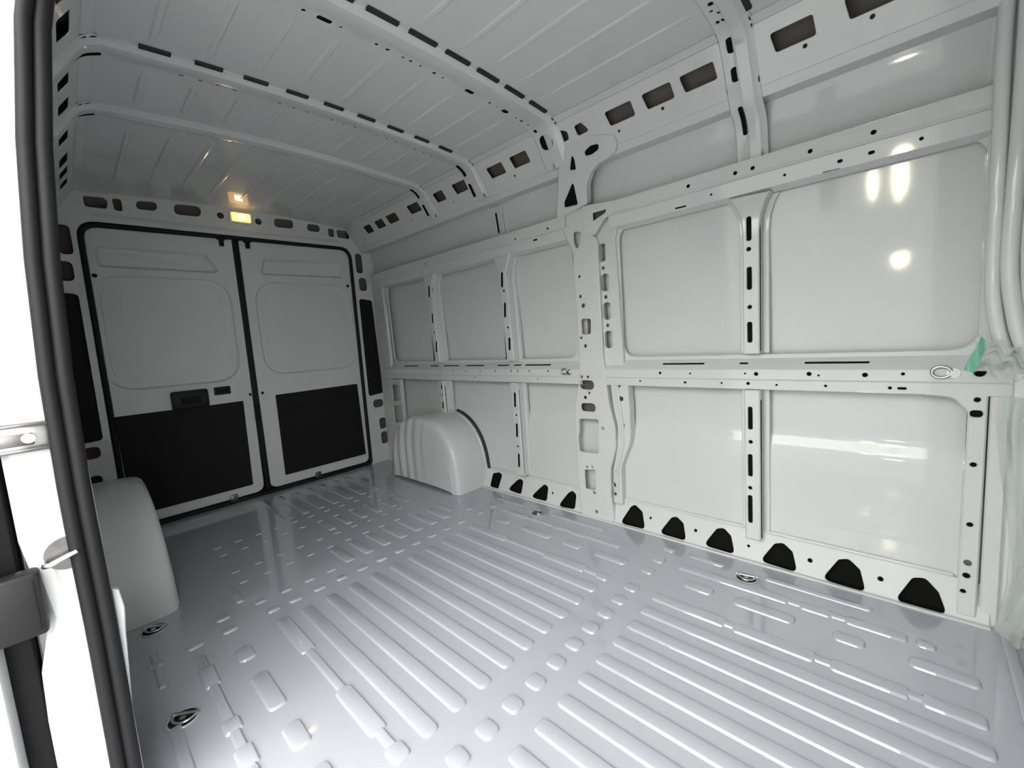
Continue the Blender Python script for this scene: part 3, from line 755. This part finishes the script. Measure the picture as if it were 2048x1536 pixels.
# outer leaves so no light gets through the joint
box('door_outer_skin', -.075, -.07, .10, 1.76, -.1, 1.80, LINER, back)
# seals
sp = rnd([Vector((.178, .012)), Vector((1.694, .012)), Vector((1.706, 1.757)), Vector((.186, 1.746))], [.03, .03, .09, .085], 7)
sp = subdiv(sp, .1)
ds = tube('rear_door_seal', [(-.006, p.x, p.y) for p in sp], .0135, RUBBER, None, 8, True)
tag(ds, 'thin black rubber seal framing the rear door opening', 'seal')
bm = bmesh.new(); boxbm(bm, -.03, -.008, .897, .910, .03, 1.735, .004); boxbm(bm, -.03, -.014, .910, .934, .03, 1.735, .002)
cs = finish('centre_seal', bm, RUBBER); tag(cs, 'black rubber strip between the two rear door leaves', 'seal')

# ---- dome lamp on the header
lp = PR.uv(481, 436)
lamp = empty('dome_lamp', (0.0, lp.x, lp.y - .035)); tag(lamp, 'small lit rectangular dome lamp above the rear doors', 'lamp')
def lbox(name, x0, x1, y0, y1, z0, z1, m, bev=0):
    o = box(name, x0, x1, y0, y1, z0 + .035, z1 + .035, m, lamp, bev); return o
lbox('housing', .0, .010, -.066, .066, -.036, .036, PAINT, .004)
lbox('lens', .008, .022, -.055, .055, -.027, .027, LENS, .006)
lbox('bulb', .0205, .0235, -.022, .022, -.012, .012, BULB, .001)

# ================================================================== WHEEL ARCHES
def arch(mirror, label):
    bm = bmesh.new(); N = 120; rows = []
    prof = [(1.905, 1.0), (1.84, 1.0), (1.76, .998), (1.705, .992), (1.677, .98), (1.660, .96), (1.649, .93), (1.643, .88), (1.640, .80)]
    for j, (y, k) in enumerate(prof):
        row = []
        for i in range(N + 1):
            t = PI * i / N
            c, s = math.cos(t), math.sin(t)
            a, h = .405, .475
            ex = math.copysign(abs(c) ** .82, c); ez = s ** .72
            x = .80 - a * k ** .7 * ex; z = h * (k ** .8) * ez if j < 5 else h * (k ** .8) * ez
            yy = y + (.010 * ez * ez if j >= 3 else 0)
            if j >= 2 and ez > .15:      # draw beads on the inner cheek towards the rear
                w = max(0, 1 - abs(x - .62) / .33)
                yy += .007 * w * math.sin(x * 62)
            row.append(bm.verts.new((x, 1.87 - yy if mirror else yy, max(z, 0) - (.004 if i in (0, N) else 0))))
        rows.append(row)
    for A, B in zip(rows, rows[1:]):
        for i in range(N): bm.faces.new((A[i], A[i + 1], B[i + 1], B[i]))
    # inner cheek: fill to the floor with a few rings
    last = rows[-1]
    for kk in (.8, .55, .3, .05):
        row = []
        for i, v in enumerate(last):
            x = .80 + (v.co.x - .80) * (1 if kk > .5 else 1); z = v.co.z * kk
            y0 = 1.638 - .002 * (1 - kk)
            w = max(0, 1 - abs(x - .62) / .30) * min(1, z / .12)
            y1 = y0 + .009 * w * math.sin(x * 62 + z * 5) + .008 * (z / .475) ** 2
            row.append(bm.verts.new((x, 1.87 - y1 if mirror else y1, z)))
        for i in range(N): bm.faces.new((rows[-1][i], rows[-1][i + 1], row[i + 1], row[i]))
        rows.append(row)
    o = finish('wheel_arch', bm, PAINT, None, angle=70, merge=1e-6)
    o['category'] = 'wheel arch'; o['label'] = label
    # weld flange and black sealer where it meets the wall
    def arc(rad, y, t0, t1, n=24):
        return [(.80 - rad * math.copysign(abs(math.cos(t)) ** .82, math.cos(t)), 1.87 - y if mirror else y, .475 / .405 * rad * math.sin(t) ** .72) for t in [t0 + (t1 - t0) * k / n for k in range(n + 1)]]
    tube('weld_flange', arc(.412, 1.888, .15 * PI, .97 * PI), .010, PAINT, o, 8)
    tube('sealer_bead', arc(.428, 1.902, .58 * PI, .96 * PI), .009, MASTIC, o, 8)
    return o
arch(False, 'rounded wheel arch housing against the right wall, below the mid rail')
arch(True, 'wheel arch housing behind the door seal on the left')

# ================================================================== TIE-DOWN RINGS
def tiedown(x, y, label, rot=0.0, cup=None):
    o = empty('tie_down_ring', (x, y, 0.0)); o.rotation_euler.z = rot; tag(o, label, 'tie-down ring', 'lashing rings set in the load floor')
    bm = bmesh.new(); cylx(bm, (0, 0, -.001), .036, (0, 0, 1), .0025, 28); finish('cup', bm, cup or LINER, o)
    bm = bmesh.new(); tubebm(bm, [(.036 * math.cos(a), .036 * math.sin(a), .002) for a in [2 * PI * k / 28 for k in range(28)]], .003, 8, True); finish('rim', bm, FLOORP, o)
    tube('ring', [(.03 * math.cos(a) , .012 + .030 * math.sin(a), .006 + .002 * math.sin(a)) for a in [PI + PI * k / 14 for k in range(15)]], .004, STEEL, o, 8)
    tube('bar', [(-.036, .012, .006), (.036, .012, .006)], .005, STEEL, o, 8)
    bm = bmesh.new(); cylx(bm, (0, -.002, .001), .008, (0, 0, 1), .006, 12); finish('bolt', bm, STEEL, o)
tiedown(1.845, .138, 'tie-down ring on the floor nearest the black door seal', 0.9)
tiedown(1.275, .140, 'dark tie-down ring just in front of the left wheel arch', 0.9)
tiedown(1.790, 1.722, 'tie-down ring on the floor in front of the main pillar', 0.2, DARKSTEEL)
tiedown(2.830, 1.712, 'tie-down ring on the floor below the front wall stiffener', 0.2, DARKSTEEL)
def walleye(px, py, label, r):
    c = V_(1.846).uv(px, py); o = empty('lashing_eye', (c.x, 1.850, c.y)); tag(o, label, 'lashing eye', 'lashing eyes on the mid rail')
    tube('ring', [(-.014 + r * math.cos(a), -.009, r * .8 * math.sin(a)) for a in [2 * PI * k / 24 for k in range(24)]], .0045, STEEL, o, 8, True)
    bm = bmesh.new(); cylx(bm, (.012, 0, -.004), .015, (0, -1, 0), .006, 20); cylx(bm, (.012, -.005, -.004), .009, (0, -1, 0), .010, 14); finish('bolt', bm, STEEL, o)
walleye(1896, 744, 'steel lashing eye at the front end of the mid rail', .021)
walleye(1134, 743, 'small steel lashing eye where the mid rail meets the main pillar', .018)

# ================================================================== SLIDING DOOR OPENING
# jamb: rear edge of the opening, facing forward
class JambP:
    def __call__(s, u, v, d=0.0):
        return Vector((2.088 - d, u + (max(0, v - 1.15) / .6) ** 2 * .065, v))
JP = JambP()
jo = [(.045, -.20), (.045, 1.74), (-.062, 1.74), (-.062, .66), (-.050, .56), (-.044, .50), (-.066, .40), (-.070, .30), (-.072, -.20)]
jamb = sheet('door_jamb', [Vector(p) for p in jo[::-1]], [], JP, PAINT, wallL, t=.06, b=.010, step=.1)
lab(jamb, 'bright white jamb of the sliding door opening')
sheet('jamb_flange', [Vector(p) for p in [(.045, .25), (.056, .42), (.060, .47), (.056, .51), (.045, .52)]], [], JP, PAINT, jamb, t=.02, b=.002)
sheet('jamb_step', [Vector(p) for p in [(.04, -.20), (.04, .79), (-.030, .79), (-.034, .70), (-.026, .60), (-.018, .53), (-.016, .48), (-.030, .40), (-.036, .30), (-.040, .0), (-.042, -.20)]], [], lambda u, v, d: JP(u, v, d - .008), PAINT, jamb, t=.01, b=.005, step=.1)
# rubber seal on the opening flange: two lips side by side
def seal_y(z):
    pts = [(-.03, .020), (.1, .020), (.45, .022), (.72, .020), (.96, .024), (1.17, .034), (1.37, .050), (1.62, .080), (1.72, .105)]
    for (a, ya), (b, yb) in zip(pts, pts[1:]):
        if z <= b: return ya + (yb - ya) * (z - a) / (b - a)
    return pts[-1][1]
def seal_path(dy, dx):
    P = [(2.104 + dx, seal_y(z) + dy, z) for z in [-.02 + .07 * k for k in range(25)]]
    y = seal_y(1.72) + dy
    P += [(2.112 + dx, y, 1.72), (2.135 + dx, y, 1.742), (2.18 + dx, y, 1.75), (2.5, y, 1.752), (3.0, y, 1.752), (3.31, y, 1.75), (3.345, y, 1.735), (3.36, y - .01, 1.70), (3.36, .03 + dy, 1.3), (3.36, .02 + dy, .6), (3.36, .02 + dy, .02)]
    return P
seal = empty('door_opening_seal', (2.10, .03, 0)); tag(seal, 'double-lipped black rubber seal along the sliding door opening', 'seal')
def sealtube(nm, dy, dx, r):
    o = tube(nm, [(p[0] - 2.10, p[1] - .03, p[2]) for p in seal_path(dy, dx)], r, RUBBER, seal, 12); return o
sealtube('outer_lip', -.011, .004, .0115); sealtube('inner_lip', .011, .000, .0125); sealtube('carrier', .0, -.006, .012)
# body below the lip
# front side of the opening
box('front_jamb', 3.37, 3.58, -.06, .05, -.2, 1.80, PAINT, wallL, .01)
# track of the sliding door with bolt
tr = empty('door_track', (2.092, -.03, .83)); tag(tr, 'dark steel sliding door track bracket with a bolt on the white jamb', 'track')
def tb(nm, x0, x1, y0, y1, z0, z1, m, bev=.002): return box(nm, x0, x1, y0, y1, z0, z1, m, tr, bev)
tb('plate', -.006, .006, -.048, .034, .0, .046, STEEL); tb('top_flange', -.004, .022, -.048, .034, .043, .049, DARKSTEEL); tb('bottom_flange', -.004, .016, -.048, .034, -.004, .003, DARKSTEEL); tb('channel', .004, .010, -.048, .012, .008, .030, DARKSTEEL)
bm = bmesh.new(); cylx(bm, (.006, .006, .021), .009, (1, 0, 0), .007, 16); cylx(bm, (.012, .006, .021), .005, (1, 0, 0), .004, 12); finish('bolt', bm, STEEL, tr)
# striker
st = empty('door_striker', (2.099, -.004, .622)); tag(st, 'chrome door striker on the white jamb beside the seal', 'striker')
bm = bmesh.new(); cylx(bm, (-.004, 0, 0), .031, (1, 0, 0), .008, 26); finish('plate', bm, DARKSTEEL, st, 40)
tube('bar', [(.004, -.030, -.010), (.020, -.030, -.009), (.024, -.024, -.008), (.024, .012, .004), (.004, .016, .005)], .0048, STEEL, st, 10)
for z in (-.018, .018):
    bm = bmesh.new(); cylx(bm, (.003, .006, z), .008, (1, 0, 0), .003, 12); finish('screw', bm, DARKSTEEL, st)
# rubber stop
bp = empty('rubber_bumper', (2.11, -.075, .48)); tag(bp, 'black rubber bumper block at the left edge below the striker', 'bumper')
box('block', -.02, .02, -.045, .033, .012, .132, PLASTIC, bp, .008); box('lip', .016, .022, -.045, .026, .022, .122, PLASTIC, bp, .004)
# the open sliding door, slid back along the outside
bm = bmesh.new(); boxbm(bm, 0.86, 2.13, -.165, -.105, -.18, 1.70, .015)
sd = struct(finish('door_3', bm, PAINT)); lab(sd, 'open white sliding door slid back along the outside of the van')
lab(box('edge_seal', 1.98, 2.07, -.106, -.070, -.18, 1.70, LINER, sd, .006), 'black seal along the sliding door edge')
box('inner_frame', .92, 1.97, -.108, -.098, -.10, .80, PAINT, sd, .006)
box('roller_arm', 1.5, 2.10, -.12, -.07, .845, .862, DARKSTEEL, sd, .003)

# ================================================================== BULKHEAD END
bm = bmesh.new(); boxbm(bm, XF, XF + .03, -.06, 1.95, -.2, 2.0)
front = struct(finish('wall_front', bm, PAINT))
def on_y(px, py, y):
    d = pray(px, py); return CAM + d * ((y - CAM.y) / d.y)
post = empty('wrapped_post', (3.49, 1.80, .80)); tag(post, 'pale rounded post under clear film at the right edge', 'post')
def loc(p): return Vector(p) - Vector((3.49, 1.80, .80))
def smoothpts(P, n=5):
    P = [Vector(p) for p in P]; out = []
    for i in range(len(P) - 1):
        a = P[max(0, i - 1)]; b = P[i]; c = P[i + 1]; d = P[min(len(P) - 1, i + 2)]
        for k in range(n):
            t = k / n; out.append(.5 * ((2 * b) + (c - a) * t + (2 * a - 5 * b + 4 * c - d) * t * t + (3 * b - a - 3 * c + d) * t ** 3))
    return out + [P[-1]]
tube('front_fold', smoothpts([loc(on_y(*q, 1.805)) for q in ((2020, -60), (2008, 100), (1999, 300), (1990, 470), (1986, 580), (1998, 665), (2020, 720))]), .016, PAINT, post, 12)
tube('rear_fold', smoothpts([loc(on_y(*q, 1.790)) for q in ((2062, -60), (2050, 120), (2035, 320), (2022, 470), (2020, 560), (2036, 660), (2060, 720))]), .017, PAINT, post, 12)
tube('outer_fold', smoothpts([loc(on_y(*q, 1.80)) for q in ((2085, 0), (2075, 300), (2062, 500), (2068, 680))]), .022, PAINT, post, 12)
# hanging film
def filmgrid(name, fn, nu, nv, parent=None):
    bm = bmesh.new(); R = [[bm.verts.new(fn(i / nu, j / nv)) for i in range(nu + 1)] for j in range(nv + 1)]
    for A, B in zip(R, R[1:]):
        for k in range(nu): bm.faces.new((A[k], A[k + 1], B[k + 1], B[k]))
    return finish(name, bm, FILM, parent, angle=80)
def hang(u, v):
    z = .02 + .70 * v
    w = .010 * math.sin(u * 17 + v * 4) + .008 * math.sin(u * 31 - v * 7 + 1) + .006 * math.sin(v * 23 + u * 5)
    x = 3.462 + .115 * u + .018 * math.sin(v * 5) * (1 - u)
    return Vector((x, 1.80 - .16 * u + w, z))
tag(filmgrid('plastic_film', hang, 26, 40), 'clear crinkled film hanging to the floor beside the front post', 'plastic film')
def crumple(u, v):
    p = on_y(1950 + 130 * u, 672 + 66 * v + 30 * u, 1.805)
    w = .010 * math.sin(u * 7 + v * 9) + .006 * math.sin(u * 13 - v * 17) + .004 * math.sin(v * 25 + u * 11)
    return Vector((p.x, p.y - .015 - .03 * u + w, p.z + .008 * math.sin(u * 21 + v * 5)))
tag(filmgrid('film_bundle', crumple, 30, 18), 'bunched clear film taped over the end of the mid rail', 'plastic film')
def tapef(u, v):
    a = on_y(1926 + 36 * v, 740 - 66 * v, 1.765); b = on_y(1948 + 28 * v, 746 - 62 * v, 1.765)
    p = a.lerp(b, u); return Vector((p.x, p.y - .004 + .006 * math.sin(v * 6 + u * 3), p.z))
bm = bmesh.new(); R = [[bm.verts.new(tapef(i / 6, j / 12)) for i in range(7)] for j in range(13)]
for A, B in zip(R, R[1:]):
    for k in range(6): bm.faces.new((A[k], A[k + 1], B[k + 1], B[k]))
bmesh.ops.solidify(bm, geom=bm.faces[:], thickness=.0006)
tag(finish('green_tape', bm, TAPE, None, angle=60), 'strip of translucent green tape holding the film', 'tape')
# ridge of the floor at the bulkhead
bm = bmesh.new(); boxbm(bm, 3.475, 3.50, .1, 1.83, -.001, .012, .005); finish('floor_ridge', bm, FLOORP, floor)

# ================================================================== LAMPS OF THE HALL OUTSIDE (seen only as reflections)
def reflect_target(px, py, y, slope, dist):
    d = pray(px, py); X = CAM + d * ((y - CAM.y) / d.y); n = Vector((0, -1, slope)).normalized()
    return X + (d - n * 2 * d.dot(n)) * dist
def hall_lamp(px, py, dist, r, label, st=1.0):
    p = reflect_target(px, py, 1.918, -.036, dist)
    o = empty('hall_lamp', p); tag(o, label, 'lamp', 'lamps hanging outside the van')
    bm = bmesh.new(); bmesh.ops.create_uvsphere(bm, u_segments=20, v_segments=12, radius=r)
    for v in bm.verts: v.co.z *= st
    finish('globe', bm, HALLLAMP, o, 60)
    h = r * st
    bm = bmesh.new(); tubebm(bm, [(0, 0, h * .85), (0, 0, h * 1.1), (0, 0, h * 1.3), (0, 0, h * 1.5)], [r * .7, r * .6, r * .3, r * .15], 16); finish('housing', bm, LAMPBODY, o)
    bm = bmesh.new(); tubebm(bm, [(0, 0, h * 1.4), (0, 0, h * 1.4 + 1.5)], .012, 6); finish('cord', bm, LAMPBODY, o)
hall_lamp(1800, 515, 5.0, .065, 'round lit lamp hanging outside, mirrored low in the front upper panel')
hall_lamp(1800, 378, 5.6, .060, 'tall lit lamp hanging outside, mirrored just below the upper rail', 2.6)
hall_lamp(1745, 392, 7.0, .045, 'far lit lamp hanging outside, mirrored to the left of the others', 2.6)
